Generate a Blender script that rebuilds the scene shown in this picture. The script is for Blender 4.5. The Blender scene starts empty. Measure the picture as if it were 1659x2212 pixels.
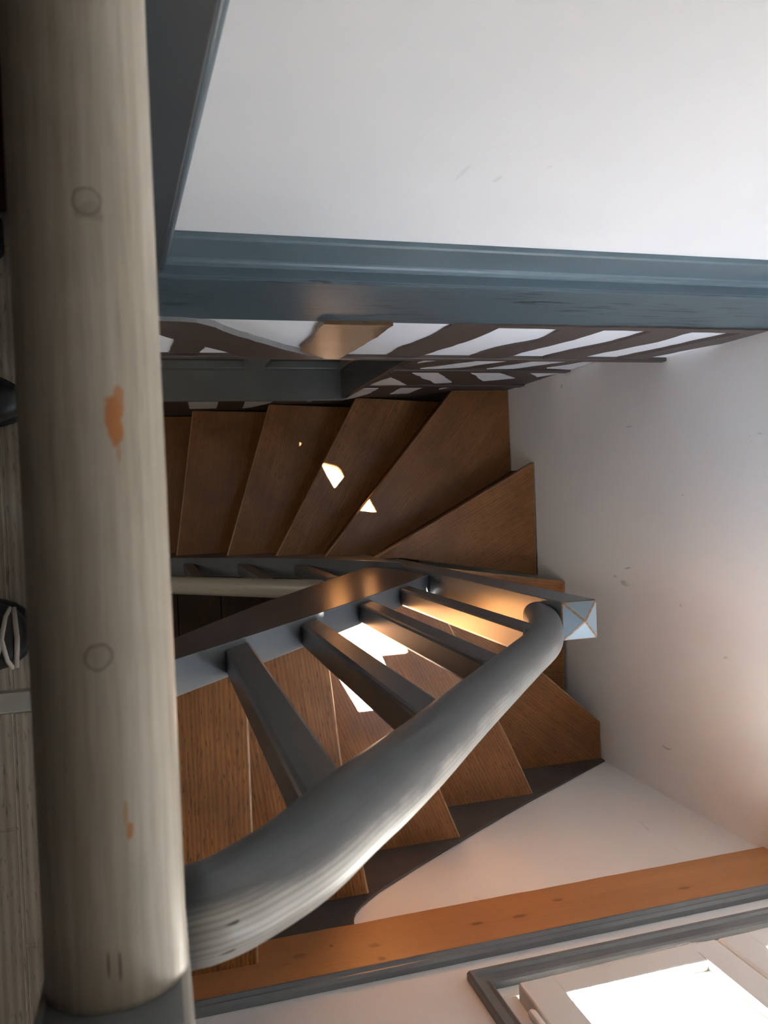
import bpy, bmesh, math, random
from mathutils import Vector, Matrix, noise
random.seed(7)
S = bpy.context.scene
COL = S.collection
ZC = 1.25                      # eye height above the landing floor
def zd(d): return ZC - d       # depth below the eye -> world height

# ------------------------------------------------------------------ materials
def new_mat(name):
    m = bpy.data.materials.new(name); m.use_nodes = True
    nt = m.node_tree; nt.nodes.clear()
    out = nt.nodes.new('ShaderNodeOutputMaterial')
    b = nt.nodes.new('ShaderNodeBsdfPrincipled')
    nt.links.new(b.outputs[0], out.inputs[0])
    return m, nt, b
def N(nt, typ, **kw):
    n = nt.nodes.new(typ)
    for k, v in kw.items():
        if k in n.inputs: n.inputs[k].default_value = v
        else: setattr(n, k, v)
    return n
def L(nt, a, b): nt.links.new(a, b)
def coords(nt, kind, scale=(1, 1, 1), loc=(0, 0, 0)):
    tc = N(nt, 'ShaderNodeTexCoord'); mp = N(nt, 'ShaderNodeMapping')
    mp.inputs['Scale'].default_value = scale; mp.inputs['Location'].default_value = loc
    L(nt, tc.outputs[kind], mp.inputs[0]); return mp.outputs[0]
def noise_tex(nt, vec, scale, detail=4, rough=.55, dist=0):
    n = N(nt, 'ShaderNodeTexNoise'); n.inputs['Scale'].default_value = scale
    n.inputs['Detail'].default_value = detail; n.inputs['Roughness'].default_value = rough
    n.inputs['Distortion'].default_value = dist
    L(nt, vec, n.inputs['Vector']); return n.outputs['Fac']
def ramp(nt, fac, stops, interp='LINEAR'):
    r = N(nt, 'ShaderNodeValToRGB'); cr = r.color_ramp; cr.interpolation = interp
    while len(cr.elements) < len(stops): cr.elements.new(.5)
    for e, (p, c) in zip(cr.elements, stops):
        e.position = p; e.color = (*c, 1) if len(c) == 3 else c
    L(nt, fac, r.inputs[0]); return r.outputs[0]
def grey(v): return (v, v, v)
def mixc(nt, fac, a, b, mode='MIX'):
    m = N(nt, 'ShaderNodeMix', data_type='RGBA', blend_type=mode)
    def put(sock, v):
        if isinstance(v, (tuple, list)): sock.default_value = (*v, 1)
        else: L(nt, v, sock)
    if isinstance(fac, (int, float)): m.inputs[0].default_value = fac
    else: L(nt, fac, m.inputs[0])
    put(m.inputs[6], a); put(m.inputs[7], b)
    return m.outputs[2]
def math_(nt, op, a, b=None, clamp=False):
    m = N(nt, 'ShaderNodeMath', operation=op); m.use_clamp = clamp
    for i, v in enumerate((a, b)):
        if v is None: continue
        if isinstance(v, (int, float)): m.inputs[i].default_value = v
        else: L(nt, v, m.inputs[i])
    return m.outputs[0]
def bump(nt, b, h, strength=.2, dist=.002):
    n = N(nt, 'ShaderNodeBump'); n.inputs['Strength'].default_value = strength
    n.inputs['Distance'].default_value = dist
    L(nt, h, n.inputs['Height']); L(nt, n.outputs[0], b.inputs['Normal'])

def wood(name, light, dark, kind='Object', period=.008, across=1, rough=.35, pores=.6, patch=.35, coat=.0, bumps=.15, grainmix=.8, swap=False, knots=(), wave=.5, vary=0.0, dist=7):
    """grain runs along local X (or U); stripes across Y (or V)"""
    m, nt, b = new_mat(name)
    sc = (.06, 1, 1) if not swap else (1, .06, 1)
    v = coords(nt, kind, sc)
    if vary:
        oi = N(nt, 'ShaderNodeObjectInfo'); cx = N(nt, 'ShaderNodeCombineXYZ')
        for i in range(3): L(nt, math_(nt, 'MULTIPLY', oi.outputs['Random'], 7.3 + 3 * i), cx.inputs[i])
        va = N(nt, 'ShaderNodeVectorMath', operation='ADD'); L(nt, v, va.inputs[0]); L(nt, cx.outputs[0], va.inputs[1]); v = va.outputs[0]
    w = N(nt, 'ShaderNodeTexWave', wave_type='BANDS', bands_direction='Y' if not swap else 'X', wave_profile='SIN')
    w.inputs['Scale'].default_value = .314 / period
    w.inputs['Distortion'].default_value = dist; w.inputs['Detail'].default_value = 3
    w.inputs['Detail Scale'].default_value = .28; w.inputs['Detail Roughness'].default_value = .55
    L(nt, v, w.inputs['Vector'])
    fine = noise_tex(nt, v, 420, 3, .6)
    mid = noise_tex(nt, v, 70, 4, .6)
    vp = coords(nt, kind, (.12, 1, 1) if not swap else (1, .12, 1))
    pore = ramp(nt, noise_tex(nt, vp, 330, 2, .5), [(.60, grey(0)), (.68, grey(1))])
    blot = noise_tex(nt, coords(nt, kind, (1, 1, 1)), 5, 3, .6)
    g = math_(nt, 'ADD', math_(nt, 'MULTIPLY', w.outputs['Fac'], wave), math_(nt, 'MULTIPLY', mid, 1.05 - wave))
    g = ramp(nt, g, [(.25, grey(0)), (.8, grey(1))])
    c = mixc(nt, math_(nt, 'MULTIPLY', g, grainmix), light, dark)
    c = mixc(nt, math_(nt, 'MULTIPLY', ramp(nt, fine, [(.4, grey(0)), (.7, grey(1))]), .35), c, dark)
    c = mixc(nt, math_(nt, 'MULTIPLY', pore, pores), c, tuple(x * .25 for x in dark))
    c = mixc(nt, math_(nt, 'MULTIPLY', ramp(nt, blot, [(.42, grey(0)), (.7, grey(1))]), patch), c, tuple(x * .55 for x in dark))
    if vary:
        c = mixc(nt, math_(nt, 'MULTIPLY', oi.outputs['Random'], vary), c, mixc(nt, .6, c, dark))
    if knots:
        sp = N(nt, 'ShaderNodeSeparateXYZ'); L(nt, coords(nt, kind), sp.inputs[0]); jn = noise_tex(nt, coords(nt, kind), 120, 3, .6)
        for (kx, kz, rx, rz, am) in knots:
            dx = math_(nt, 'DIVIDE', math_(nt, 'SUBTRACT', sp.outputs[0], kx), rx); dz = math_(nt, 'DIVIDE', math_(nt, 'SUBTRACT', sp.outputs[2], kz), rz)
            d = math_(nt, 'ADD', math_(nt, 'SQRT', math_(nt, 'ADD', math_(nt, 'MULTIPLY', dx, dx), math_(nt, 'MULTIPLY', dz, dz))), math_(nt, 'MULTIPLY', math_(nt, 'SUBTRACT', jn, .5), .8))
            c = mixc(nt, math_(nt, 'MULTIPLY', ramp(nt, d, [(.5, grey(1)), (1.0, grey(0))]), am), c, tuple(x * .22 for x in dark))
            c = mixc(nt, math_(nt, 'MULTIPLY', ramp(nt, math_(nt, 'MULTIPLY', d, .3), [(.3, grey(1)), (.8, grey(0))]), am * .35), c, dark)
    L(nt, c, b.inputs['Base Color'])
    b.inputs['Roughness'].default_value = rough
    b.inputs['Coat Weight'].default_value = coat; b.inputs['Coat Roughness'].default_value = .25
    bump(nt, b, math_(nt, 'SUBTRACT', math_(nt, 'MULTIPLY', g, .6), pore), bumps, .0006)
    return m

def plaster(name, col, marks=.5, bumpy=.15):
    m, nt, b = new_mat(name)
    v = coords(nt, 'Object')
    n1 = noise_tex(nt, v, 2.2, 3, .5); n2 = noise_tex(nt, v, 60, 4, .6)
    c = mixc(nt, ramp(nt, n1, [(.35, grey(0)), (.7, grey(1))]), col, tuple(x * .94 for x in col))
    v2 = coords(nt, 'Object', (1, 1, .45))
    mk = ramp(nt, noise_tex(nt, v2, 21, 1.5, .4, 1.2), [(.765, grey(0)), (.80, grey(1))])
    c = mixc(nt, math_(nt, 'MULTIPLY', mk, marks), c, tuple(x * .5 for x in col))
    L(nt, c, b.inputs['Base Color']); b.inputs['Roughness'].default_value = .75
    b.inputs['Specular IOR Level'].default_value = .3
    bump(nt, b, math_(nt, 'ADD', n2, math_(nt, 'MULTIPLY', noise_tex(nt, v, 9, 2), 1.5)), bumpy, .003)
    return m

def paint(name, col, rough=.35, wear=None, wear_amt=.0, cracks=.0, spec=.5):
    m, nt, b = new_mat(name)
    v = coords(nt, 'Object')
    n1 = noise_tex(nt, v, 7, 4, .6)
    c = mixc(nt, ramp(nt, n1, [(.3, grey(0)), (.75, grey(1))]), tuple(x * 1.1 for x in col), tuple(x * .86 for x in col))
    chips = ramp(nt, noise_tex(nt, v, 85, 2, .5), [(.78, grey(0)), (.80, grey(1))])
    c = mixc(nt, math_(nt, 'MULTIPLY', chips, .35), c, tuple(min(1, x * 1.8 + .02) for x in col))
    if wear:
        k = ramp(nt, noise_tex(nt, v, 26, 4, .65), [(.62 - wear_amt, grey(0)), (.70 - wear_amt, grey(1))])
        c = mixc(nt, k, c, wear)
    h = noise_tex(nt, coords(nt, 'Object', (.15, 1, 1)), 140, 3, .6)
    if cracks:
        cr = ramp(nt, noise_tex(nt, coords(nt, 'Object', (.16, 1, 1.6)), 55, 3, .6, .4), [(.565, grey(0)), (.60, grey(1))])
        up = ramp(nt, noise_tex(nt, coords(nt, 'Object', (.6, 1, 1)), 6, 1, .5), [(.44, grey(0)), (.54, grey(1))])
        cr = math_(nt, 'MULTIPLY', cr, up)
        c = mixc(nt, math_(nt, 'MULTIPLY', cr, cracks), c, tuple(x * .25 for x in col))
        h = math_(nt, 'SUBTRACT', math_(nt, 'MULTIPLY', h, .3), math_(nt, 'MULTIPLY', cr, 2))
    L(nt, c, b.inputs['Base Color']); b.inputs['Roughness'].default_value = rough
    b.inputs['Specular IOR Level'].default_value = spec
    bump(nt, b, h, .12, .001)
    return m

def rail_wood(name, base, grain, worn, wornmix, spots=(), rings=(), slots=(), rough=.4, ridge=.0, band=None):
    """UV: u metres along the rail, v metres round it"""
    m, nt, b = new_mat(name)
    v = coords(nt, 'UV', (.05, 1, 1)); v0 = coords(nt, 'UV')
    w = N(nt, 'ShaderNodeTexWave', wave_type='BANDS', bands_direction='Y', wave_profile='SIN')
    w.inputs['Scale'].default_value = .314 / .007; w.inputs['Distortion'].default_value = 11
    w.inputs['Detail'].default_value = 3; w.inputs['Detail Scale'].default_value = .35
    L(nt, v, w.inputs['Vector'])
    mid = noise_tex(nt, v, 110, 5, .65); fine = noise_tex(nt, v, 500, 2, .5)
    g = math_(nt, 'ADD', math_(nt, 'MULTIPLY', w.outputs['Fac'], .14), math_(nt, 'MULTIPLY', mid, .9))
    g = ramp(nt, g, [(.35, grey(0)), (.85, grey(1))])
    c = mixc(nt, math_(nt, 'MULTIPLY', g, .75), base, grain)
    blot = ramp(nt, noise_tex(nt, coords(nt, 'UV', (.25, 1, 1)), 22, 4, .6), [(.45, grey(0)), (.62, grey(1))])
    c = mixc(nt, math_(nt, 'MULTIPLY', blot, wornmix), c, worn)
    c = mixc(nt, math_(nt, 'MULTIPLY', ramp(nt, fine, [(.45, grey(0)), (.7, grey(1))]), .2), c, tuple(x * .6 for x in grain))
    sep = N(nt, 'ShaderNodeSeparateXYZ'); L(nt, v0, sep.inputs[0])
    w2 = N(nt, 'ShaderNodeTexWave', wave_type='BANDS', bands_direction='Y', wave_profile='SIN')
    w2.inputs['Scale'].default_value = .314 / .0042; w2.inputs['Distortion'].default_value = 9; w2.inputs['Detail'].default_value = 2; w2.inputs['Detail Scale'].default_value = .25
    L(nt, coords(nt, 'UV', (.13, 1, 1)), w2.inputs['Vector'])
    if band:  # worn bare-grain strip along one side, with its window light painted into the colour
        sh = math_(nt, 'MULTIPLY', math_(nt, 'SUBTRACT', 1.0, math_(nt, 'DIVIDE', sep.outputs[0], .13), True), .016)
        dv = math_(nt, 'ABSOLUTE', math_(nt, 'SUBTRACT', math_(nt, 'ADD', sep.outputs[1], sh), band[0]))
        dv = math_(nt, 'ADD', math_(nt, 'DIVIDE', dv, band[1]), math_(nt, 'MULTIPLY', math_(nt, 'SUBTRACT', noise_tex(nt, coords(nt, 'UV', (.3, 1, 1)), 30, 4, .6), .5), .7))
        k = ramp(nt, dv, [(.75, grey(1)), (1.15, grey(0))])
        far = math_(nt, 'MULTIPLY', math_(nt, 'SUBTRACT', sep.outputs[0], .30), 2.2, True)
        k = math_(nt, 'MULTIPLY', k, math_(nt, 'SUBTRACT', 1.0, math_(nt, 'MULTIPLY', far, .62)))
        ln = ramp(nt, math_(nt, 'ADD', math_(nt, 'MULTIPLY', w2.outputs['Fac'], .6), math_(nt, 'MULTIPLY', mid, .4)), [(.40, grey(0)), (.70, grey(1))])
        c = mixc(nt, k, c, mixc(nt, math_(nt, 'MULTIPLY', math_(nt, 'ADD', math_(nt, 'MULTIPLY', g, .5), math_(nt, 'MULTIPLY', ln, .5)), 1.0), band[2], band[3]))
    jit = noise_tex(nt, coords(nt, 'UV', (1, 1, 1)), 160, 3, .6)
    h = g
    def dist2(u0, w0, su, sv, jam):
        du = math_(nt, 'DIVIDE', math_(nt, 'SUBTRACT', sep.outputs[0], u0), su)
        dv = math_(nt, 'DIVIDE', math_(nt, 'SUBTRACT', sep.outputs[1], w0), sv)
        d = math_(nt, 'SQRT', math_(nt, 'ADD', math_(nt, 'MULTIPLY', du, du), math_(nt, 'MULTIPLY', dv, dv)))
        return math_(nt, 'ADD', d, math_(nt, 'MULTIPLY', math_(nt, 'SUBTRACT', jit, .5), jam))
    for (u0, w0, su, sv, col, amt) in spots:
        k = ramp(nt, dist2(u0, w0, su, sv, 1.6), [(.75, grey(1)), (1.0, grey(0))])
        c = mixc(nt, math_(nt, 'MULTIPLY', k, amt), c, col)
    for (u0, w0, r) in rings:
        d = dist2(u0, w0, r, r, .5)
        k = ramp(nt, d, [(.72, grey(0)), (.92, grey(1)), (1.05, grey(1)), (1.22, grey(0))])
        c = mixc(nt, math_(nt, 'MULTIPLY', k, .6), c, tuple(x * .35 for x in grain))
        ins = ramp(nt, d, [(.8, grey(1)), (.95, grey(0))])
        c = mixc(nt, math_(nt, 'MULTIPLY', ins, .35), c, tuple(x * .6 for x in base))
        h = math_(nt, 'SUBTRACT', h, math_(nt, 'MULTIPLY', k, 2))
    for (u0, w0, su, sv) in slots:
        k = ramp(nt, dist2(u0, w0, su, sv, .9), [(.7, grey(1)), (1.0, grey(0))])
        c = mixc(nt, math_(nt, 'MULTIPLY', k, .85), c, (.02, .016, .012))
        h = math_(nt, 'SUBTRACT', h, math_(nt, 'MULTIPLY', k, 3))
    L(nt, c, b.inputs['Base Color']); b.inputs['Roughness'].default_value = rough
    bump(nt, b, h, .10 + ridge, .0006)
    return m

M = {}
M['white'] = plaster('white_plaster', (.87, .86, .855), .2)
M['whiteE'] = plaster('scuffed_white_plaster', (.90, .885, .885), .6)
M['infill'] = plaster('timber_infill_plaster', (.88, .89, .91), .1)
M['ceil'] = plaster('ceiling_plaster', (.86, .84, .81), 0)
M['bluegrey'] = paint('blue_grey_paint', (.072, .108, .128), .38, cracks=.9)
M['bluegrey2'] = paint('blue_grey_trim_paint', (.112, .155, .178), .36)
M['slate'] = paint('slate_grey_paint', (.165, .175, .185), .33)
M['balu'] = paint('baluster_paint', (.105, .106, .106), .33)
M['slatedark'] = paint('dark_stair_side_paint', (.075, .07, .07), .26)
M['niche'] = paint('niche_grey_paint', (.17, .175, .17), .3)
M['beam'] = paint('brown_timber_paint', (.085, .062, .052), .5)
M['beamgrey'] = paint('grey_timber_side', (.30, .30, .30), .6)
M['rawpost'] = wood('bare_timber', (.21, .125, .066), (.13, .078, .043), 'Object', .03, rough=.35, pores=.4, patch=.5, swap=False)
M['tread'] = wood('oiled_tread_wood', (.50, .222, .066), (.17, .063, .019), 'Object', .0085, rough=.33, pores=.8, patch=.45, bumps=.22, wave=.26, vary=.8, dist=14)
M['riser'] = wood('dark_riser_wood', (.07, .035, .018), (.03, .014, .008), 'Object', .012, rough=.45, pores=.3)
M['edge'] = wood('worn_board_wood', (.56, .27, .105), (.38, .165, .06), 'Object', .022, rough=.42, pores=.18, patch=.12, bumps=.1, grainmix=.6, knots=[(0.356, -0.129, 0.0095, 0.0081, 1), (0.219, -0.189, 0.0162, 0.0095, 0.4725), (0.354, -0.175, 0.0135, 0.0081, 0.54), (0.559, -0.18, 0.0162, 0.0068, 1), (0.646, -0.177, 0.0189, 0.0068, 0.81), (0.744, -0.207, 0.0135, 0.0068, 0.675), (1.006, -0.161, 0.0189, 0.0054, 0.7425), (0.279, -0.201, 0.0041, 0.0041, 1), (0.109, -0.094, 0.0054, 0.0027, 1), (0.511, -0.283, 0.0162, 0.0054, 0.405)])
M['plank'] = wood('washed_plank', (.50, .445, .36), (.30, .25, .19), 'Object', .012, rough=.5, pores=.5, patch=.2, swap=True)
M['hallfloor'] = wood('hall_floor_wood', (.12, .07, .04), (.06, .035, .02), 'Object', .01, rough=.4, swap=True)
M['rail1'] = rail_wood('weathered_landing_rail', (.51, .465, .385), (.29, .225, .155), (.37, .33, .26), .65,
    spots=[(.289, .0352, .011, .0040, (.42, .15, .03), .95), (.282, .0335, .006, .0028, (.42, .17, .05), .8), (.302, .0340, .006, .0012, (.36, .17, .06), .5), (.452, .0365, .0042, .0016, (.42, .19, .05), .9), (.444, .0378, .006, .0012, (.40, .22, .09), .6),
           (.21, .0405, .004, .006, (.22, .20, .16), .5)],
    rings=[(.206, .0417, .0056), (.382, .0453, .0054)], slots=[(.502, .0468, .006, .0005), (.504, .0425, .007, .0005)])
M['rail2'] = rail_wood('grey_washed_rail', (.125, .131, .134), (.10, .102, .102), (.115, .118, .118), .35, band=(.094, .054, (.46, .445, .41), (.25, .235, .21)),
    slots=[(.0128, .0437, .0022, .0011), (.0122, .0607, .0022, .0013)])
M['rail3'] = rail_wood('beige_lower_rail', (.36, .33, .27), (.25, .22, .17), (.30, .28, .24), .4)
M['wood_grey'] = paint('grey_post_paint', (.19, .235, .265), .33, wear=(.30, .15, .07), wear_amt=.0)
M['pvc'] = new_mat('white_window_plastic')[0]
pb = [n for n in M['pvc'].node_tree.nodes if n.type == 'BSDF_PRINCIPLED'][0]
pb.inputs['Base Color'].default_value = (.82, .81, .79, 1); pb.inputs['Roughness'].default_value = .3
def plain(name, col, rough=.5, metal=0.0):
    m, nt, b = new_mat(name)
    v = coords(nt, 'Object'); n = noise_tex(nt, v, 40, 3)
    c = mixc(nt, n, tuple(x * .85 for x in col), tuple(min(1, x * 1.15) for x in col))
    L(nt, c, b.inputs['Base Color']); b.inputs['Roughness'].default_value = rough; b.inputs['Metallic'].default_value = metal
    return m
M['nosing'] = wood('worn_nosing_wood', (.50, .32, .17), (.27, .14, .065), 'Object', .012, rough=.4)
M['wornedge'] = paint('worn_pale_edge', (.40, .38, .33), .45, wear=(.20, .20, .19), wear_amt=.05)
M['bare'] = wood('bare_edge_wood', (.30, .165, .08), (.19, .10, .05), 'Object', .01)
M['metal'] = plain('brushed_strip', (.62, .60, .54), .38, .6)
M['shoe'] = plain('black_shoe_leather', (.012, .011, .011), .45)
M['sole'] = plain('black_rubber', (.016, .015, .015), .7)
M['lace'] = plain('pale_lace', (.5, .45, .38), .8)
M['leather'] = plain('glossy_dark_leather', (.03, .028, .026), .22)
M['mat'] = plain('dark_red_mat', (.06, .022, .02), .9)
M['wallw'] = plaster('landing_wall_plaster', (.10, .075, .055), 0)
M['post'] = paint('charcoal_post_paint', (.058, .068, .074), .4)
# thin glass: clear pass-through with a fresnel sheen
def glass(name, tint, refl_rough=.02):
    m = bpy.data.materials.new(name); m.use_nodes = True
    nt = m.node_tree; nt.nodes.clear()
    out = nt.nodes.new('ShaderNodeOutputMaterial')
    t = N(nt, 'ShaderNodeBsdfTransparent'); t.inputs[0].default_value = (*tint, 1)
    g = N(nt, 'ShaderNodeBsdfGlossy'); g.inputs['Roughness'].default_value = refl_rough
    lw = N(nt, 'ShaderNodeLayerWeight'); lw.inputs[0].default_value = .5
    fr = math_(nt, 'ADD', math_(nt, 'MULTIPLY', math_(nt, 'POWER', lw.outputs['Facing'], 5.0), .85), .03)
    mx = N(nt, 'ShaderNodeMixShader')
    L(nt, fr, mx.inputs[0]); L(nt, t.outputs[0], mx.inputs[1]); L(nt, g.outputs[0], mx.inputs[2])
    L(nt, mx.outputs[0], out.inputs[0]); return m
M['glass'] = glass('clear_window_glass', (.96, .97, .97))
M['darkglass'] = glass('inner_window_glass', (.55, .56, .55), .08)

# ------------------------------------------------------------------ builders
def link(name, bm, mats, parent=None, smooth=False, bevel=0, seg=2, loc=None, rotz=0):
    bmesh.ops.remove_doubles(bm, verts=bm.verts, dist=1e-6)
    bmesh.ops.recalc_face_normals(bm, faces=bm.faces)
    me = bpy.data.meshes.new(name); bm.to_mesh(me); bm.free()
    o = bpy.data.objects.new(name, me); COL.objects.link(o)
    for m in (mats if isinstance(mats, (list, tuple)) else [mats]): me.materials.append(m)
    if smooth:
        for p in me.polygons: p.use_smooth = True
    if bevel:
        b = o.modifiers.new('bevel', 'BEVEL'); b.width = bevel; b.segments = seg; b.limit_method = 'ANGLE'; b.angle_limit = math.radians(35)
        b.harden_normals = False
    if loc: o.location = loc
    o.rotation_euler[2] = rotz
    if parent: o.parent = parent
    return o
def box(bm, x0, x1, y0, y1, z0, z1, mi=0):
    vs = [bm.verts.new((x, y, z)) for x in (x0, x1) for y in (y0, y1) for z in (z0, z1)]
    for f in ((0, 1, 3, 2), (4, 6, 7, 5), (0, 4, 5, 1), (2, 3, 7, 6), (0, 2, 6, 4), (1, 5, 7, 3)):
        fc = bm.faces.new([vs[i] for i in f]); fc.material_index = mi
def prism(bm, pts, f0, f1, mi=0, side_mi=None):
    """pts 2-D outline; f0/f1 map (a, b) to 3-D on the two faces"""
    a = [bm.verts.new(f0(*p)) for p in pts]; b = [bm.verts.new(f1(*p)) for p in pts]
    fa = bm.faces.new(a); fb = bm.faces.new(list(reversed(b)))
    fa.material_index = mi; fb.material_index = mi
    n = len(pts)
    for i in range(n):
        f = bm.faces.new((a[(i + 1) % n], a[i], b[i], b[(i + 1) % n])); f.material_index = mi if side_mi is None else side_mi
    return fa, fb
def prism_xd(pts, y0, y1, bm=None, mi=0, side_mi=None):
    bm = bm or bmesh.new()
    prism(bm, pts, lambda x, d: (x, y0, zd(d)), lambda x, d: (x, y1, zd(d)), mi, side_mi); return bm
def prism_yd(pts, x0, x1, bm=None):
    bm = bm or bmesh.new()
    prism(bm, pts, lambda y, d: (x0, y, zd(d)), lambda y, d: (x1, y, zd(d))); return bm
def ragged(pts, step=.03, amp=.004, seed=0):
    out = []
    n = len(pts)
    for i in range(n):
        a = Vector((*pts[i], 0)); b = Vector((*pts[(i + 1) % n], 0)); d = b - a
        k = max(1, int(d.length / step))
        nrm = Vector((-d.y, d.x, 0)).normalized() if d.length > 1e-6 else Vector()
        for j in range(k):
            p = a + d * (j / k)
            if j: p = p + nrm * amp * noise.noise(Vector((p.x * 30, p.y * 30, seed * 3.1)))
            out.append((p.x, p.y))
    return out
def tube(path, rw, rh, side=Vector((0, 1, 0)), n=28, cap=True, bm=None, uv0=0.0, power=2.0, round_end=0.0, prof=None, t0=None):
    """sweep an oval: rw along `side`, rh perpendicular; uv in metres"""
    bm = bm or bmesh.new(); uvl = bm.loops.layers.uv.verify()
    path = [Vector(p) for p in path]; rings = []; us = []; u = uv0
    for i, p in enumerate(path):
        t = (path[min(i + 1, len(path) - 1)] - path[max(i - 1, 0)]).normalized()
        if i == 0 and t0 is not None: t = Vector(t0)
        if i: u += (p - path[i - 1]).length
        s = (side - t * side.dot(t)).normalized(); upv = t.cross(s).normalized()
        if upv.z < 0: upv = -upv; 
        k = 1.0
        if prof:
            k = prof[-1][1]
            for (ua, ka), (ub, kb) in zip(prof[:-1], prof[1:]):
                if ua <= u <= ub: k = ka + (kb - ka) * (u - ua) / (ub - ua)
        if round_end:
            e = min((p - path[-1]).length, 1e9)
            if e < round_end: k = math.sqrt(max(0.0, 1 - (1 - e / round_end) ** 2)) * .35 + .65
        ring = []
        for j in range(n):
            a = 2 * math.pi * j / n
            ca, sa = math.cos(a), math.sin(a)
            ex = 2 / power
            ca2 = math.copysign(abs(ca) ** ex, ca); sa2 = math.copysign(abs(sa) ** ex, sa)
            ring.append(bm.verts.new(p + s * (rw * k * ca2) + upv * (rh * k * sa2)))
        rings.append(ring); us.append(u)
    per = math.pi * (rw + rh)
    for i in range(len(rings) - 1):
        for j in range(n):
            q = (rings[i][j], rings[i][(j + 1) % n], rings[i + 1][(j + 1) % n], rings[i + 1][j])
            f = bm.faces.new(q)
            for lp, (uu, vv) in zip(f.loops, ((us[i], j), (us[i], j + 1), (us[i + 1], j + 1), (us[i + 1], j))):
                lp[uvl].uv = (uu, vv / n * per)
    if cap:
        bm.faces.new(rings[0]); bm.faces.new(list(reversed(rings[-1])))
    return bm
def spline(pts, n=12):
    P = [Vector(p) for p in pts]; P = [2 * P[0] - P[1]] + P + [2 * P[-1] - P[-2]]; out = []
    for i in range(1, len(P) - 2):
        for k in range(n):
            t = k / n
            out.append(.5 * (2 * P[i] + (P[i + 1] - P[i - 1]) * t + (2 * P[i - 1] - 5 * P[i] + 4 * P[i + 1] - P[i + 2]) * t * t
                             + (3 * P[i] - P[i - 1] - 3 * P[i + 1] + P[i + 2]) * t ** 3))
    out.append(P[-2]); return out
def empty(name, loc, label, cat, group=None):
    o = bpy.data.objects.new(name, None); COL.objects.link(o); o.location = loc; o.empty_display_size = .05
    o['label'] = label; o['category'] = cat
    if group: o['group'] = group
    return o
def part(name, bm, mat, parent, label=None, **kw):
    o = link(name, bm, mat, parent, **kw)
    if parent is not None:
        o.matrix_parent_inverse = Matrix.Translation(parent.location).inverted() if parent.parent is None else Matrix()
    if label: o['label'] = label
    return o
def struct(name, bm, mat, label=None, cat='wall', **kw):
    o = link(name, bm, mat, **kw); o['kind'] = 'structure'
    if label: o['label'] = label; o['category'] = cat
    return o

XE, YW, YT = 1.29, -.83, .385        # east wall, window wall, foot of the north wall
FLOOR_D = 3.91                       # hall floor far below
CEIL_D = -1.15

# ------------------------------------------------------------------ room shell
bm = bmesh.new(); box(bm, XE + .001, XE + .12, YW - .25, .60, zd(4.0), zd(CEIL_D))
struct('wall_east', bm, M['whiteE'], 'scuffed white end wall beside the turn of the stairs', 'wall')
# window wall (opening for the window)
WX0, WX1, WD0, WD1 = .508, 1.262, 1.240, -.38
bm = bmesh.new(); y0, y1 = YW - .20, YW
box(bm, -2.0, WX0, y0, y1, zd(4.0), zd(CEIL_D))
box(bm, WX1, XE + .001, y0, y1, zd(4.0), zd(CEIL_D))
box(bm, WX0, WX1, y0, y1, zd(4.0), zd(WD0))
box(bm, WX0, WX1, y0, y1, zd(WD1), zd(CEIL_D))
struct('wall_south', bm, M['white'], 'white wall holding the window above the upper steps', 'wall')
# north wall: upper plain wall, timbered band, lower timbered wall with the recess
bm = bmesh.new()
box(bm, -.06, XE + .001, .366, .60, zd(1.21), zd(CEIL_D))
struct('wall_north', bm, M['white'], 'plain white upper wall above the blue-grey skirting', 'wall')
NY = .328
bm = bmesh.new()
box(bm, -.45, XE + .001, NY + .006, .60, zd(1.815), zd(1.44))
wb = struct('wall_north_band', bm, M['infill'], 'narrow half-timbered white wall band below the blue-grey beam', 'wall')
beams = {
 'P1': [(-.06, 1.40), (.03, 1.45), (.088, 1.459), (.122, 1.493), (.157, 1.55), (.263, 1.678), (.323, 1.742), (.385, 1.803), (.241, 1.803), (.198, 1.787), (.153, 1.72), (.112, 1.674), (.058, 1.613), (.026, 1.569), (-.06, 1.49)],
 'P2': [(.054, 1.612), (.046, 1.80), (.108, 1.80), (.119, 1.703), (.110, 1.672)],
 'P3': [(.314, 1.45), (.446, 1.45), (.445, 1.556), (.425, 1.78), (.42, 1.805), (.392, 1.803), (.316, 1.71), (.318, 1.659), (.321, 1.593), (.313, 1.524)],
 'P4': [(.568, 1.45), (.682, 1.45), (.666, 1.6), (.64, 1.701), (.613, 1.80), (.535, 1.80), (.541, 1.696), (.567, 1.583)],
 'P5': [(.815, 1.45), (.915, 1.45), (.898, 1.583), (.858, 1.704), (.836, 1.80), (.742, 1.80), (.763, 1.699), (.82, 1.604)],
 'P6': [(1.029, 1.45), (1.124, 1.45), (1.111, 1.588), (1.069, 1.692), (1.024, 1.80), (.935, 1.80), (.96, 1.716), (1.007, 1.612)],
 'P7': [(1.25, 1.45), (1.288, 1.45), (1.284, 1.592), (1.244, 1.687), (1.211, 1.80), (1.141, 1.80), (1.186, 1.679), (1.212, 1.576)],
 'P0': [(.571, 1.45), (1.288, 1.44), (1.288, 1.474), (.903, 1.474), (.575, 1.470)],
}
for i, (k, pts) in enumerate(beams.items()):
    th = .012 if k == 'P1' else (.012 if k == 'P3' else .003 + .0007 * i)
    bm = prism_xd(ragged(pts, .025, .006, i), NY + .0065, NY + .006 - th, mi=0, side_mi=1 if k == 'P1' else None)
    part('timber_post' if k not in ('P0',) else 'timber_rail', bm, [M['rawpost'] if k == 'P3' else M['beam'], M['beamgrey']], wb,
         'bare worn orange-brown post' if k == 'P3' else None)
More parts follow.
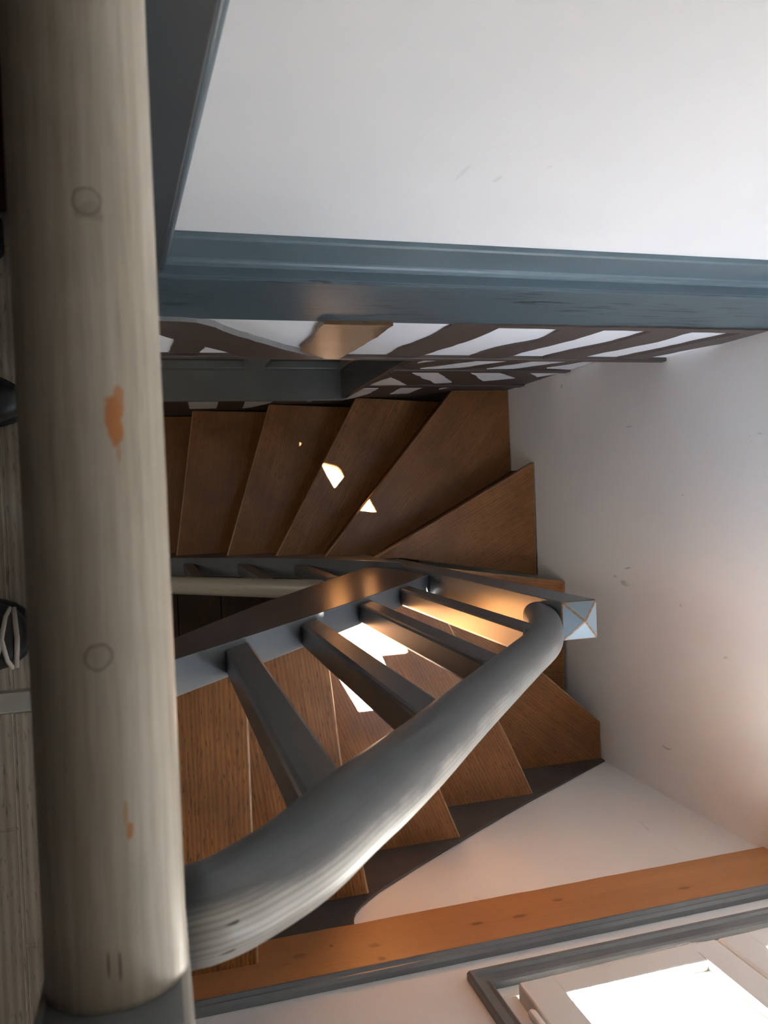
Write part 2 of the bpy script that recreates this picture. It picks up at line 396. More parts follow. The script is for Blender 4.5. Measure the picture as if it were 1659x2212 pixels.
bm = bmesh.new(); box(bm, -.45, XE, NY - .004, NY + .02, zd(1.83), zd(1.806)); part('timber_rail', bm, M['beam'], wb, bevel=.003)
# lower wall
NX0, NX1, ND0, ND1 = -.32, .70, 2.955, 2.06
bm = bmesh.new()
box(bm, NX1, XE + .001, YT, .60, zd(4.0), zd(1.816))
box(bm, -.62, NX1, YT, .60, zd(4.0), zd(ND0))
box(bm, -.62, NX1, YT, .60, zd(ND1), zd(1.816))
box(bm, -.62, NX0, YT, .60, zd(ND0), zd(ND1))
wl = struct('wall_north_lower', bm, M['beam'], 'dark brown timbered lower wall with white infill panels', 'wall')
bm = bmesh.new(); box(bm, NX1 + .002, XE, YT - .008, YT + .01, zd(2.335), zd(2.300)); part('timber_rail', bm, M['beam'], wl, bevel=.003)
bm = bmesh.new(); box(bm, NX1 + .002, XE, YT - .006, YT + .01, zd(2.67), zd(2.63)); part('timber_rail', bm, M['beam'], wl, bevel=.003)
panels = [
 [(0.745, 2.199), (0.764, 2.118), (0.827, 2.115)], [(0.786, 2.298), (0.962, 2.123), (1.047, 2.104), (0.968, 2.191), (0.91, 2.265), (0.826, 2.298)],
 [(1.0, 2.296), (1.073, 2.194), (1.145, 2.106), (1.232, 2.102), (1.163, 2.191), (1.087, 2.285)], [(1.191, 2.273), (1.24, 2.203), (1.284, 2.112), (1.284, 2.295)],
 [(0.719, 2.628), (0.733, 2.532), (0.745, 2.473), (0.846, 2.628)], [(0.788, 2.38), (0.86, 2.361), (0.99, 2.571), (0.938, 2.592)],
 [(0.97, 2.358), (1.058, 2.356), (1.179, 2.477), (1.092, 2.539)], [(1.162, 2.344), (1.284, 2.338), (1.284, 2.378), (1.245, 2.447)],
 [(0.705, 3.034), (0.71, 2.89), (0.711, 2.722), (0.77, 2.711), (0.769, 2.854), (0.738, 2.982)], [(0.856, 2.856), (0.851, 2.69), (0.928, 2.679), (0.919, 2.845)],
 [(1.004, 2.737), (1.011, 2.675), (1.039, 2.675)], [(0.129, 2.971), (0.244, 2.976), (0.256, 3.258), (0.155, 3.267), (0.144, 3.091)],
 [(0.345, 2.98), (0.448, 2.984), (0.448, 3.093), (0.398, 3.222), (0.36, 3.265)], [(0.544, 2.988), (0.619, 2.977), (0.595, 3.072)],
]
for i, pts in enumerate(panels):
    part('plaster_panel', prism_xd(ragged(pts, .02, .006, i + 20), YT + .001, YT - .0025), M['infill'], wl, 'white infill panel')
# recess with an inner window
win2 = empty('window_2', (.2, .49, zd(2.9)), 'low grey inner window set deep in the timbered wall over the lower steps', 'window'); win2['kind'] = 'structure'
bm = bmesh.new(); box(bm, NX0, NX1 + .004, YT - .012, .52, zd(ND0 + .02), zd(ND0 - .004)); part('sill', bm, M['niche'], win2, bevel=.004)
bm = bmesh.new(); box(bm, NX1 - .006, NX1 + .014, YT - .004, .52, zd(ND0), zd(ND1)); part('jamb', bm, M['slatedark'], win2, bevel=.002)
bm = bmesh.new()
box(bm, NX0, NX1 - .006, .482, .515, zd(ND0 - .004), zd(ND0 - .055)); box(bm, NX0, NX1 - .006, .482, .515, zd(ND1 + .05), zd(ND1))
box(bm, NX1 - .02, NX1 - .006, .482, .515, zd(ND0 - .05), zd(ND1)); box(bm, NX0, NX0 + .04, .482, .515, zd(ND0 - .05), zd(ND1))
part('window_frame', bm, M['niche'], win2, bevel=.003)
bm = bmesh.new(); box(bm, .33, .40, .480, .515, zd(ND0 - .05), zd(ND1 + .04)); part('muntin', bm, M['niche'], win2, bevel=.003)
for xa, xb in ((NX0 + .035, .335), (.395, NX1 - .018)):
    bm = bmesh.new(); box(bm, xa, xb, .508, .512, zd(ND0 - .05), zd(ND1 + .04)); part('pane', bm, M['darkglass'], win2)
bm = bmesh.new(); box(bm, NX0, NX1, .56, .60, zd(ND0), zd(ND1)); part('backing_board', bm, M['infill'], win2)

# far walls of the landing and of the hall below
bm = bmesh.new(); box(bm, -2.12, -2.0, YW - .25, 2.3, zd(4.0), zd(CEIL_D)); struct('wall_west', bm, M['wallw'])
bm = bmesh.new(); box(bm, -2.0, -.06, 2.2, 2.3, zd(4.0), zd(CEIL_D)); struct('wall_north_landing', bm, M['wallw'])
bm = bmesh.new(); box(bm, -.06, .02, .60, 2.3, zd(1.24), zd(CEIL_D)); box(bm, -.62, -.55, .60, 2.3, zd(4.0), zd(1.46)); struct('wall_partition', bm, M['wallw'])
bm = bmesh.new(); box(bm, -.05, XE + .12, YW - .25, 2.3, zd(CEIL_D), zd(CEIL_D) + .1); struct('ceiling', bm, M['ceil'])
bm = bmesh.new(); box(bm, -2.12, -.051, YW - .25, 2.3, zd(CEIL_D), zd(CEIL_D) + .1); struct('ceiling_landing', bm, M['beam'])
# landing floor: boards either side of a metal strip
bm = bmesh.new()
for i in range(13):
    x1 = -.205 - .150 * (i - 1); x0 = x1 - .148
    if i == 0: x1 = -.052
    if x0 < -2: break
    cut = [-.283, -.62 + .17 * (i % 3) - .0, -.83]
    for a, b in zip(cut[:-1], cut[1:]): box(bm, x0, x1, b + .001, a - .001, zd(1.275), zd(1.25))
    ys = [-.252, .38 + .21 * (i % 2), 1.2 + .3 * (i % 3), 2.2]
    for a, b in zip(ys[:-1], ys[1:]): box(bm, x0, x1, a + .001, b - .001, zd(1.275), zd(1.25))
box(bm, -2.0, -.052, YW, .60, zd(1.46), zd(1.2508)); box(bm, -2.0, -.06, .60, 2.2, zd(1.46), zd(1.2508))
struct('floor', bm, M['plank'], 'pale grey-brown plank landing floor', 'floor', bevel=.0012, seg=1)
bm = bmesh.new(); prism(bm, [(-.2835, .0005), (-.2805, .004), (-.2545, .004), (-.2515, .0005)], lambda y, z: (-1.0, y, z), lambda y, z: (-.053, y, z))
struct('trim_8', bm, M['metal'], 'pale metal strip across the landing floor', 'floor strip')
bm = bmesh.new()
for i in range(17):
    x1 = XE - .20 * i; box(bm, x1 - .198, x1 - .001, YW, .60 if i < 9 else 2.2, zd(4.0), zd(FLOOR_D))
box(bm, -2.0, XE, YW, 2.2, zd(4.05), zd(4.001))
struct('floor_lower', bm, M['hallfloor'], 'dark plank floor far below the stairs', 'floor', bevel=.0015, seg=1)

# ------------------------------------------------------------------ trims
bm = bmesh.new(); box(bm, -.06, XE, .330, .60, zd(1.465), zd(1.207))
struct('trim_1', bm, M['bluegrey'], 'wide blue-grey beam face running under the upper wall', 'beam', bevel=.0035)
prof = [(.334, 1.2069), (.334, 1.2055), (.349, 1.2055), (.349, 1.2005), (.3515, 1.196), (.3545, 1.194), (.3565, 1.191), (.3565, 1.110), (.359, 1.1065), (.3659, 1.105), (.3659, 1.2069)]
bm = bmesh.new()
yy = ragged([(.02, 0), (XE, 0)], .02, 0, 1)
prism(bm, prof, lambda y, d: (.0, y, zd(d)), lambda y, d: (XE, y, zd(d)))
struct('baseboard_north', bm, M['bluegrey2'], 'blue-grey moulded skirting along the upper wall', 'skirting', bevel=.0015)
# leaning grey post at the end of the upper wall with a rounded edge moulding
bm = bmesh.new()
def post(xa0, xa1, xb0, xb1, ya, yb, d0, d1):
    v = [bm.verts.new(p) for p in ((xa0, ya, zd(d0)), (xa1, ya, zd(d0)), (xa1, yb, zd(d0)), (xa0, yb, zd(d0)), (xb0, ya, zd(d1)), (xb1, ya, zd(d1)), (xb1, yb, zd(d1)), (xb0, yb, zd(d1)))]
    for f in ((0, 1, 2, 3), (7, 6, 5, 4), (0, 4, 5, 1), (1, 5, 6, 2), (2, 6, 7, 3), (3, 7, 4, 0)): bm.faces.new([v[i] for i in f])
LT = .052
def px(d, x): return x + LT * (1.18 - d)
post(-.09, .021, -.09, px(CEIL_D, .021), .327, .58, 1.2065, CEIL_D)
struct('trim_2', bm, M['post'], 'tall dark grey post at the left end of the upper wall', 'post', bevel=.002)
bm = bmesh.new()
tube([(px(d, .0265), .348, zd(d)) for d in (1.2, .6, 0, -.6, CEIL_D)], .0075, .0075, n=16, bm=bm)
struct('trim_3', bm, M['bluegrey2'], 'rounded moulding along the edge of the grey post', 'moulding', smooth=True)
# board, moulding on the window wall
bm = bmesh.new()
pts = ragged([(-.05, 1.360), (-.05, 1.512)], .1, 0) 
low = [( -.05 + 1.338 * i / 40, 1.512 + .003 * noise.noise(Vector((i * .45, 3, 0)))) for i in range(41)]
prism_xd([(1.288, 1.358), (-.05, 1.358)] + low, YW + .0005, YW + .012, bm)
struct('trim_4', bm, M['edge'], 'knotty orange pine board along the window wall', 'board', bevel=.002)
prof = [(YW + .0005, 1.3575), (YW + .018, 1.3575), (YW + .019, 1.352), (YW + .014, 1.347), (YW + .0155, 1.3445), (YW + .0155, 1.341), (YW + .010, 1.337), (YW + .0005, 1.3365)]
bm = bmesh.new(); prism(bm, prof, lambda y, d: (-.05, y, zd(d)), lambda y, d: (1.288, y, zd(d)))
struct('trim_5', bm, M['slate'], 'thin grey moulding on top of the pine board', 'moulding')

# ------------------------------------------------------------------ window
w1 = empty('window_1', (.88, YW, zd(1.25)), 'white two-sash window with grey casing beside the upper steps', 'window'); w1['kind'] = 'structure'
# casing: moulded architrave, mitred
bm = bmesh.new()
cx0, cx1, cd0, cd1 = .481, 1.2865, 1.287, -.44
cw = .042
prof = [(0, .0005), (0, .012), (.004, .018), (.012, .018), (.016, .013), (.030, .011), (.036, .0145), (.041, .012), (cw, .0005)]
def casing(off, y):  # corners of an offset rectangle
    return [(cx0 + off * .72, YW + y, zd(cd0 - off)), (cx1 - min(off, .024), YW + y, zd(cd0 - off)), (cx1 - min(off, .024), YW + y, zd(cd1 + off)), (cx0 + off * .72, YW + y, zd(cd1 + off))]
rings = [[bm.verts.new(p) for p in casing(*q)] for q in prof]
for a, b in zip(rings[:-1], rings[1:]):
    for j in range(4): bm.faces.new((a[j], a[(j + 1) % 4], b[(j + 1) % 4], b[j]))
part('casing', bm, M['slate'], w1, 'grey moulded casing')
bm = bmesh.new()
fr = [(.509, WX0 + .034), (WX1 - .03, WX1 + .003)]
for a, b in fr: box(bm, a, b, YW - .07, YW + .002, zd(1.218), zd(WD1 + .028))
box(bm, WX0, WX1, YW - .07, YW + .002, zd(1.246), zd(1.218)); box(bm, WX0, WX1, YW - .07, YW + .002, zd(WD1 + .028), zd(WD1 - .003))
part('window_frame', bm, M['pvc'], w1, 'white fixed frame', bevel=.003)
SD0, SD1 = 1.205, -.34
def sash(x0, x1, gx0, gx1, meet):
    bm = bmesh.new(); ya, yb = YW - .035, YW + .032; g0, g1 = 1.152, -.285
    box(bm, x0, gx0, ya, yb, zd(SD0), zd(SD1)); box(bm, gx1, x1, ya, yb, zd(SD0), zd(SD1))
    box(bm, gx0, gx1, ya, yb, zd(SD0), zd(g0)); box(bm, gx0, gx1, ya, yb, zd(g1), zd(SD1))
    s = part('sash', bm, M['pvc'], w1, 'white opening sash', bevel=.005, seg=3)
    bm = bmesh.new()  # glazing bead
    for q in ((gx0 - .001, gx0 + .012), (gx1 - .012, gx1 + .001)): box(bm, *q, ya + .012, yb - .016, zd(g0), zd(g1))
    box(bm, gx0, gx1, ya + .012, yb - .016, zd(g0), zd(g0 - .006)); box(bm, gx0, gx1, ya + .012, yb - .016, zd(g1 + .012), zd(g1))
    c = link('glazing_bead', bm, M['pvc'], s, bevel=.002)
    bm = bmesh.new(); box(bm, gx0, gx1, ya + .004, ya + .008, zd(g0), zd(g1)); c = link('pane', bm, M['glass'], s)
    return s
s1 = sash(.538, .918, .597, .864, 1); s2 = sash(.9215, 1.2585, .980, 1.190, 0)
for d in (1.092, -.22):
    bm = bmesh.new(); tube([(.525, YW + .030, zd(d + .034)), (.525, YW + .030, zd(d - .034))], .0075, .0075, n=18, bm=bm, side=Vector((1, 0, 0)))
    tube([(.525, YW + .030, zd(d + .038)), (.525, YW + .030, zd(d + .034))], .006, .006, n=18, bm=bm, side=Vector((1, 0, 0)))
    box(bm, .522, .540, YW + .0, YW + .026, zd(d + .01), zd(d - .01))
    part('hinge', bm, M['pvc'], w1, 'white barrel hinge', smooth=False, bevel=.0015)

# ------------------------------------------------------------------ stairs
stair = empty('staircase', (.7, -.2, zd(FLOOR_D)), 'winding brown wooden staircase turning down from the landing', 'staircase')
IN = -.245
T = [ # depth, outline (x, y): front nosing first two points, then round the tread
 ('A', 1.44, [(.146, IN), (.145, YW)], [(-.05, YW), (-.05, IN)]),
 ('B', 1.63, [(.326, IN), (.353, -.546), (.400, YW)], [(.145, YW), (.146, IN)]),
 ('C', 1.82, [(.452, IN), (.624, -.684), (.680, YW)], [(.400, YW), (.326, IN)]),
 ('D', 2.01, [(.712, -.280), (.900, -.670), (.968, YW)], [(.680, YW), (.452, IN)]),
 ('E', 2.20, [(.788, -.280), (1.099, -.538), (XE, -.712)], [(XE, YW), (.968, YW), (.712, -.280)]),
 ('F', 2.39, [(.789, -.212), (XE, -.296)], [(XE, -.712), (1.099, -.538), (.811, -.299)]),
 ('G', 2.58, [(.678, -.205), (XE, .107)], [(XE, -.262), (.790, -.172)]),
 ('H', 2.77, [(.553, -.212), (1.068, YT)], [(XE, YT), (XE, .107), (.678, -.205)]),
 ('I', 2.96, [(.414, -.212), (.754, YT)], [(1.068, YT), (.553, -.212)]),
 ('J', 3.15, [(.258, -.212), (.451, YT)], [(.754, YT), (.414, -.212)]),
 ('K', 3.34, [(.077, -.212), (.168, YT)], [(.451, YT), (.258, -.212)]),
 ('L', 3.53, [(-.110, -.212), (-.090, YT)], [(.168, YT), (.077, -.212)]),
 ('M', 3.72, [(-.300, -.212), (-.290, YT)], [(-.090, YT), (-.110, -.212)]),
]
def off_line(pts, dist, toward):
    """shift a polyline sideways by dist towards a point"""
    out = []
    for i, p in enumerate(pts):
        a = Vector(pts[max(i - 1, 0)]); b = Vector(pts[min(i + 1, len(pts) - 1)])
        n = Vector((-(b - a).y, (b - a).x)).normalized()
        if n.dot(Vector(toward) - Vector(p)) < 0: n = -n
        q = Vector(p) + n * dist; out.append((q.x, q.y))
    return out
for (nm, D, front, back) in T:
    # the tread runs a little way under the nosing of the step above
    whole = front + back
    cen = (sum(p[0] for p in whole) / len(whole), sum(p[1] for p in whole) / len(whole))
    ncorner = {'E': 1, 'H': 1}.get(nm, 0)
    outline = list(front)
    keep = back
    if nm == 'E': bl = back[1:]; outline += [back[0]] + off_line(bl, -.03, cen)
    elif nm == 'H': bl = back[1:]; outline += [back[0]] + off_line(bl, -.03, cen)
    else: outline += off_line(back, -.03, cen)
    cl = lambda p: (min(p[0], XE), min(max(p[1], YW + .0005), YT - .0005))
    outline = [cl(p) for p in outline]
    a = Vector(front[0]); b = Vector(front[-1]); ang = math.atan2((b - a).y, (b - a).x)
    rot = Matrix.Rotation(-ang, 2)
    loc = [ (rot @ (Vector(p) - a)) for p in outline]
    bm = bmesh.new(); th = .034
    prism(bm, [(p.x, p.y) for p in loc], lambda x, y: (x, y, 0), lambda x, y: (x, y, -th))
    o = link('tread', bm, [M['tread'], M['nosing']], None, bevel=.004, seg=2); o.modifiers[0].material = 1
    o.parent = stair; o.matrix_parent_inverse = Matrix.Translation(stair.location).inverted()
    o.location = (a.x, a.y, zd(D)); o.rotation_euler[2] = ang
    # riser below this nosing
    if nm in 'LM' or True:
        fr_ = [(.770, -.156), (XE, .107)] if nm == 'G' else ([(.802, -.214), (XE, -.296)] if nm == 'F' else front)
        r0 = off_line(fr_, .026, cen); r1 = off_line(fr_, .046, cen)
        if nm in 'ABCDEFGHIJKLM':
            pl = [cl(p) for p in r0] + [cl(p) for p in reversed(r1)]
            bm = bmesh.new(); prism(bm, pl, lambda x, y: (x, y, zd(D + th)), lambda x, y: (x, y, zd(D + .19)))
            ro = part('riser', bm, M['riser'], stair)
# landing nosing and its riser
bm = bmesh.new(); box(bm, -.0515, -.018, YW + .001, .326, zd(1.284), zd(1.25)); part('nosing', bm, M['tread'], stair, bevel=.006, seg=3)
bm = bmesh.new(); box(bm, -.051, -.040, YW + .001, -.25, zd(1.44), zd(1.284)); part('riser', bm, M['riser'], stair)

# strings
SY0, SY1 = -.265, -.212
topu = [(.009, 1.147), (.022, 1.163), (.124, 1.29), (.283, 1.492), (.448, 1.709), (.600, 1.918), (.7135, 2.085)]
botu = [(.7135, 2.56), (.62, 2.42), (.505, 2.225), (.317, 1.905), (.206, 1.712), (.085, 1.476), (.023, 1.352), (.009, 1.325)]
bm = prism_xd(topu + botu, SY0, SY1)
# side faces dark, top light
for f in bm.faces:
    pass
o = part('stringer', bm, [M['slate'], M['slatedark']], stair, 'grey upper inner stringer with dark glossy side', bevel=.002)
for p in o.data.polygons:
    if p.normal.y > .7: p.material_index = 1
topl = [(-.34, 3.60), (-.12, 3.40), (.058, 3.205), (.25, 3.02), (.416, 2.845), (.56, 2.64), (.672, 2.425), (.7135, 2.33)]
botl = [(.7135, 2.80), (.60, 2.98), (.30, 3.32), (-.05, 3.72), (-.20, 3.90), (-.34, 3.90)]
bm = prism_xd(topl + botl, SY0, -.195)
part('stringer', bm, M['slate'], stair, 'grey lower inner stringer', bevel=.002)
# wall stringer: dark board with a wavy upper edge
up = [(1.289, 2.180), (1.20, 2.128), (1.10, 2.068), (0.947, 1.978), (0.84, 1.912), (0.729, 1.842), (.63, 1.776), (0.53, 1.71), (0.47, 1.668), (.425, 1.637), (0.39, 1.606), (.372, 1.588), (0.355, 1.566), (.345, 1.545), (0.338, 1.513)]
dn = [(-.05, 1.513), (-.05, 1.50), (-.05, 1.72), (.15, 1.90), (.40, 2.10), (.7, 2.3), (1.0, 2.5), (1.289, 2.6)]
bm = prism_xd(up + [(-.05, 1.513), (-.05, 1.72), (.15, 1.90), (.40, 2.10), (.7, 2.3), (1.0, 2.5), (1.289, 2.6)], YW + .0003, YW + .006)
part('wall_stringer', bm, M['slatedark'], stair, 'dark wavy-edged stringer against the window wall', bevel=.001)

# ------------------------------------------------------------------ balustrades
def baluster(x, y, d_top, str_fn, parent, w=.042, dpt=.042):
    bm = bmesh.new(); v = []
    for sx, sy in ((-1, -1), (1, -1), (1, 1), (-1, 1)):
        v.append((bm.verts.new((x + sx * w / 2, y + sy * dpt / 2, zd(str_fn(x + sx * w / 2) - .0006))), bm.verts.new((x + sx * w / 2, y + sy * dpt / 2, zd(d_top)))))
    bm.faces.new([q[0] for q in v]); bm.faces.new([q[1] for q in reversed(v)])
    for i in range(4): bm.faces.new((v[i][0], v[(i + 1) % 4][0], v[(i + 1) % 4][1], v[i][1]))
    return part('baluster', bm, M['balu'], parent, bevel=.0055, seg=2)
up_rail = empty('stair_railing', (.4, -.24, zd(1.9)), 'grey railing of the upper stair run with a curved rail and a pointed newel post', 'railing')
pathu = [(.0074, -.2305, zd(.466)), (.0200, -.231, zd(.4695)), (.040, -.2325, zd(.484)), (.080, -.234, zd(.522)), (.132, -.235, zd(.588)), (.216, -.236, zd(.690)), (.320, -.238, zd(.826)),
         (.425, -.239, zd(.960)), (.500, -.240, zd(1.056)), (.594, -.240, zd(1.178)), (.668, -.240, zd(1.318)), (.712, -.240, zd(1.43))]
railpath = spline(pathu, 10); railpath = [railpath[0]] + railpath[8:]
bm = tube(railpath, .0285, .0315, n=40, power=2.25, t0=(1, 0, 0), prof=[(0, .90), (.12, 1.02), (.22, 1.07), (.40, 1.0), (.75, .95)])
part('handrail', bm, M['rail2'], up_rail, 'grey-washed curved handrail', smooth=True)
def rail_d(x):
    for a, b in zip(railpath[:-1], railpath[1:]):
        if a.x <= x <= b.x:
            t = (x - a.x) / max(1e-6, b.x - a.x); return ZC - (a.z + (b.z - a.z) * t)
    return .5
def str_d(x):
    for a, b in zip(topu[:-1], topu[1:]):
        if a[0] <= x <= b[0]: return a[1] + (b[1] - a[1]) * (x - a[0]) / (b[0] - a[0])
for x in (.118, .268, .428, .585):
    baluster(x, -.2405, rail_d(x) + .02, str_d, up_rail)
NX, NYc = .7505, -.240
bm = bmesh.new(); h = .036
z0, z1, z2 = zd(2.62), zd(1.345), zd(1.300)
lo = [bm.verts.new((NX + sx * h, NYc + sy * h, z0)) for sx, sy in ((-1, -1), (1, -1), (1, 1), (-1, 1))]
hi = [bm.verts.new((NX + sx * h, NYc + sy * h, z1)) for sx, sy in ((-1, -1), (1, -1), (1, 1), (-1, 1))]
bm.faces.new(list(reversed(lo))); bm.faces.new(hi)
for i in range(4): bm.faces.new((lo[i], lo[(i + 1) % 4], hi[(i + 1) % 4], hi[i]))
newel = part('newel_post', bm, M['slate'], up_rail, 'square grey newel post', bevel=.002)
bm = bmesh.new(); h2 = .0362
lo = [bm.verts.new((NX + sx * h2, NYc + sy * h2, z1 - .001)) for sx, sy in ((-1, -1), (1, -1), (1, 1), (-1, 1))]
hi = [bm.verts.new((NX + sx * h2, NYc + sy * h2, z1 + .005)) for sx, sy in ((-1, -1), (1, -1), (1, 1), (-1, 1))]
ap = bm.verts.new((NX, NYc, z2 - .018))
bm.faces.new(list(reversed(lo)))
for i in range(4):
    bm.faces.new((lo[i], lo[(i + 1) % 4], hi[(i + 1) % 4], hi[i])); bm.faces.new((hi[i], hi[(i + 1) % 4], ap))
cap = link('newel_cap', bm, [M['wood_grey'], M['bare']], newel, bevel=.0022, seg=2); cap.modifiers[0].material = 1; cap['label'] = 'worn pyramid cap with bare wood edges'

lo_rail = empty('stair_railing', (.2, -.23, zd(3.0)), 'dim railing of the lower stair run showing below the upper stringer', 'railing')
pl = [(-.34, -.24, zd(2.99)), (-.15, -.24, zd(2.782)), (.049, -.24, zd(2.563)), (.209, -.24, zd(2.386)), (.320, -.24, zd(2.266)), (.425, -.24, zd(2.152))]
lp = spline(pl, 6); bm = tube(lp, .027, .029, n=28, power=2.2)
part('handrail', bm, M['rail3'], lo_rail, 'dull beige round handrail', smooth=True)
def dl(x, pts):
    for a, b in zip(pts[:-1], pts[1:]):
        if a[0] <= x <= b[0]: return a[1] + (b[1] - a[1]) * (x - a[0]) / (b[0] - a[0])
plx = [(p[0], ZC - p[2]) for p in pl]
for x in (-.25, -.065, .120, .305, .480):
    baluster(x, -.236, dl(x, plx) + .02 if x < .40 else 2.224, lambda q: dl(q, topl), lo_rail, .04, .04)

land = empty('landing_railing', (-.023, .06, 0), 'thick weathered round handrail along the landing edge in the foreground', 'railing')
RD = .36
u_of = lambda y: y
path = [(-.023, y, zd(RD)) for y in (.325, .2, .1, 0, -.1, -.15, -.18, -.19, -.194, -.197)]
bm = bmesh.new()
tube(path, .0288, .0288, n=48, bm=bm, side=Vector((1, 0, 0)))
part('handrail', bm, M['rail1'], land, 'weathered round handrail worn to bare wood in spots', smooth=True)
bm = bmesh.new(); box(bm, -.0540, .0068, -.267, -.1965, .0006, zd(.3115))
o = part('newel_post', bm, [M['slate'], M['wornedge']], land, 'square grey newel post with worn pale edges', bevel=.004, seg=3); o.modifiers[0].material = 1
for y in (-.07, .055, .18, .285):
    bm = bmesh.new(); box(bm, -.041, -.005, y - .018, y + .018, zd(1.2494), zd(RD + .015)); part('baluster', bm, M['slate'], land, bevel=.004)

# ------------------------------------------------------------------ things on the landing floor
def shoe(name, label, cx, cy, rot, length, width, laces, mat, sole, pointed=0.0):
    e = empty(name, (cx, cy, 0), label, 'shoe'); e.rotation_euler[2] = rot
    def outline(s, k):
        pts = []
        for i in range(36):
            a = 2 * math.pi * i / 36; c, sn = math.cos(a), math.sin(a)
            x = math.copysign(abs(c) ** .75, c) * length / 2
            wv = width / 2 * (1 - .16 * (1 - (x / (length / 2) + 1) / 2)) * (1 - pointed * max(0, x / (length / 2)) ** 2)
            y = math.copysign(abs(sn) ** .8, sn) * wv
            pts.append((x * s, y * s, k))
        return pts
    def loft(levels):
        bm = bmesh.new(); rs = [[bm.verts.new(p) for p in lv] for lv in levels]
        for a, b in zip(rs[:-1], rs[1:]):
            for j in range(36): bm.faces.new((a[j], a[(j + 1) % 36], b[(j + 1) % 36], b[j]))
        bm.faces.new(list(reversed(rs[0]))); bm.faces.new(rs[-1]); return bm
    link('sole', loft([outline(1.0, .0005), outline(1.03, .006), outline(1.03, .020), outline(1.0, .024)]), sole, e, smooth=True)
    lv = []
    for s, k in ((.985, .0245), (.985, .040), (.965, .055), (.92, .063), (.82, .067), (.4, .068)):
        o2 = outline(s, k)
        lv.append([(p[0] - .012 * (1 - s) * 6 * 0, p[1], p[2] + max(0, -p[0]) * .28 * (k - .0245) / .04) for p in o2])
    link('upper', loft(lv), mat, e, smooth=True)
    if laces:
        bm = bmesh.new()
        def zt(x): return .0695 + max(0, -x) * .30
        xs = [.106, .083, .060, .037, .014, -.01]
        for i, x in enumerate(xs[:-1]):
            x2 = xs[i + 1]
            for s in (-1, 1):
                tube([(x, s * .041, zt(x) - .009), (x - .005, s * .030, zt(x)), ((x + x2) / 2, 0, zt((x + x2) / 2) + .002), (x2 + .004, -s * .030, zt(x2)), (x2, -s * .041, zt(x2) - .009)], .0035, .002, n=8, bm=bm, side=Vector((0, 1, 0)))
        tube([(xs[0] + .004, -.041, zt(xs[0]) - .01), (xs[0] + .008, 0, zt(xs[0])), (xs[0] + .004, .041, zt(xs[0]) - .01)], .0035, .002, n=8, bm=bm, side=Vector((1, 0, 0)))
        link('laces', bm, M['lace'], e, smooth=True)['label'] = 'pale criss-cross laces'
    return e
shoe('lace_up_shoe', 'black shoe with pale laces beside the metal floor strip', -.298, -.168, 0, .25, .115, True, M['shoe'], M['sole'])
shoe('slip_on_shoe', 'plain black shoe farther along the landing with a rounded toe', -.285, .165, math.radians(-6), .25, .096, False, M['shoe'], M['sole'], .35)
bag = empty('bag', (-.30, .385, 0), 'dark leather bag lying on the landing beside the red mat', 'bag')
bm = bmesh.new()
pts = [(-.11, 0), (-.12, .02), (-.105, .05), (-.06, .062), (.06, .062), (.10, .05), (.118, .02), (.11, 0)]
prism(bm, pts, lambda x, z: (x, -.028, z + .0005), lambda x, z: (x, .028, z + .0005)); link('body', bm, M['leather'], bag, bevel=.008, seg=3)
bm = bmesh.new(); tube([(.05, -.0285, .03), (.08, -.031, .045), (.105, -.0285, .03)], .003, .003, n=8, bm=bm, side=Vector((0, 0, 1)))
link('buckle', bm, M['metal'], bag, smooth=True)
bm = bmesh.new(); tube(spline([(-.08, 0, .06), (-.05, .01, .085), (.0, .012, .092), (.05, .01, .085), (.08, 0, .06)], 6), .008, .003, n=10, bm=bm); link('strap', bm, M['leather'], bag, smooth=True)
bm = bmesh.new(); box(bm, -.72, -.150, .425, .80, .0005, .010)
o = link('door_mat', bm, M['mat'], bevel=.003); o['label'] = 'dark red mat at the far end of the landing floor'; o['category'] = 'mat'

# unseen sloping slab added outside to block sun through the upper panes
bm = bmesh.new()
a = [(.90, -.943), (1.63, -.425), (1.63, -.485), (.90, -1.003)]
prism(bm, a, lambda x, d: (x, YW - .21, zd(d)), lambda x, d: (x, -1.5, zd(d)))
struct('sun_blocker', bm, M['beam'])
# ------------------------------------------------------------------ light
W = bpy.data.worlds.new('sky'); S.world = W; W.use_nodes = True
wn = W.node_tree; bg = wn.nodes['Background']; bg.inputs[1].default_value = 1.0
tc = N(wn, 'ShaderNodeTexCoord'); sx = N(wn, 'ShaderNodeSeparateXYZ'); L(wn, tc.outputs['Generated'], sx.inputs[0])
hgt = math_(wn, 'ADD', math_(wn, 'MULTIPLY', sx.outputs[2], .5), .5)
SKY = 8.6
L(wn, ramp(wn, hgt, [(.0, (SKY * .20, SKY * .17, SKY * .13)), (.47, (SKY * .22, SKY * .20, SKY * .17)), (.54, (SKY * .58, SKY * .61, SKY * .64)), (.70, (SKY * .80, SKY * .92, SKY * 1.08)), (1.0, (SKY * .72, SKY * .90, SKY * 1.2))]), bg.inputs[0])
sun = bpy.data.lights.new('sun', 'SUN'); sun.energy = 260; sun.angle = math.radians(.6); sun.color = (1, .94, .83)
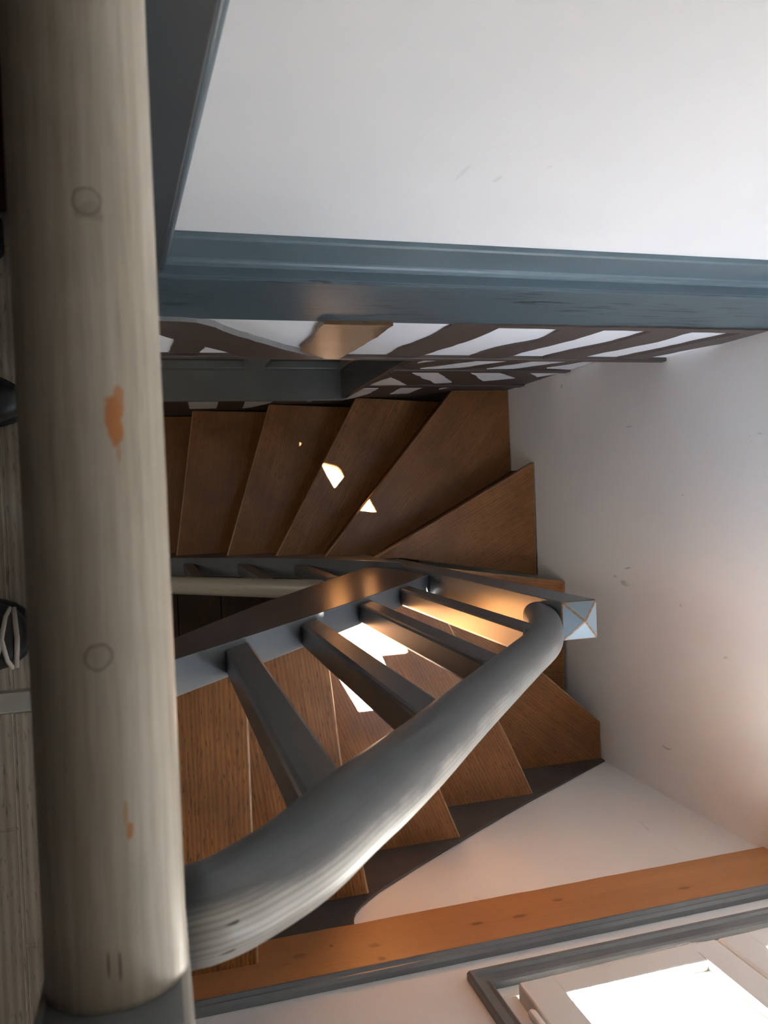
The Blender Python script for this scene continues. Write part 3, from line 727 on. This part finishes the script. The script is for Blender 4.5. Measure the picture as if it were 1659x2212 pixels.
so = bpy.data.objects.new('sun', sun); COL.objects.link(so)
so.rotation_euler = Vector((-.52, 1.0, -2.16)).to_track_quat('-Z', 'Y').to_euler(); so.location = (1.5, -2, 4)
hl = bpy.data.lights.new('hall_lamp', 'POINT'); hl.energy = 6; hl.shadow_soft_size = .12; hl.color = (1, .92, .80)
ho = bpy.data.objects.new('hall_lamp', hl); COL.objects.link(ho); ho.location = (-.75, .05, zd(1.95))
pt = bpy.data.lights.new('window_portal', 'AREA'); pt.shape = 'RECTANGLE'; pt.size = .76; pt.size_y = 1.66; pt.cycles.is_portal = True
po = bpy.data.objects.new('window_portal', pt); COL.objects.link(po); po.location = (.89, YW - .19, zd(.42)); po.rotation_euler = (math.radians(90), 0, 0)
po.rotation_euler = Vector((0, 1, 0)).to_track_quat('-Z', 'Z').to_euler()

# ------------------------------------------------------------------ camera
R = [(0.96071, -0.04055, 0.27457), (-0.04361, -0.99904, 0.00504), (0.2741, -0.01681, -0.96155)]
cam = bpy.data.cameras.new('camera'); co = bpy.data.objects.new('camera', cam); COL.objects.link(co)
r, dn_, fw = (Vector(v) for v in R)
mw = Matrix.Identity(4)
for i in range(3):
    mw[i][0] = r[i]; mw[i][1] = -dn_[i]; mw[i][2] = -fw[i]
mw.translation = Vector((0, 0, ZC)); co.matrix_world = mw
cam.sensor_fit = 'VERTICAL'; cam.sensor_height = 36; cam.sensor_width = 27; cam.lens = 1744.9 / 2212 * 36
cam.clip_start = .01; cam.dof.use_dof = True; cam.dof.focus_distance = 1.7; cam.dof.aperture_fstop = 14
S.camera = co

S.view_settings.view_transform = 'Standard'; S.view_settings.look = 'None'; S.view_settings.gamma = 1; S.view_settings.exposure = 0.6
S.view_settings.use_curve_mapping = False
S.cycles.use_denoising = True; S.cycles.max_bounces = 12; S.cycles.diffuse_bounces = 8; S.cycles.glossy_bounces = 4; S.cycles.transparent_max_bounces = 12
S.cycles.sample_clamp_indirect = 12; S.cycles.caustics_reflective = False; S.cycles.caustics_refractive = False
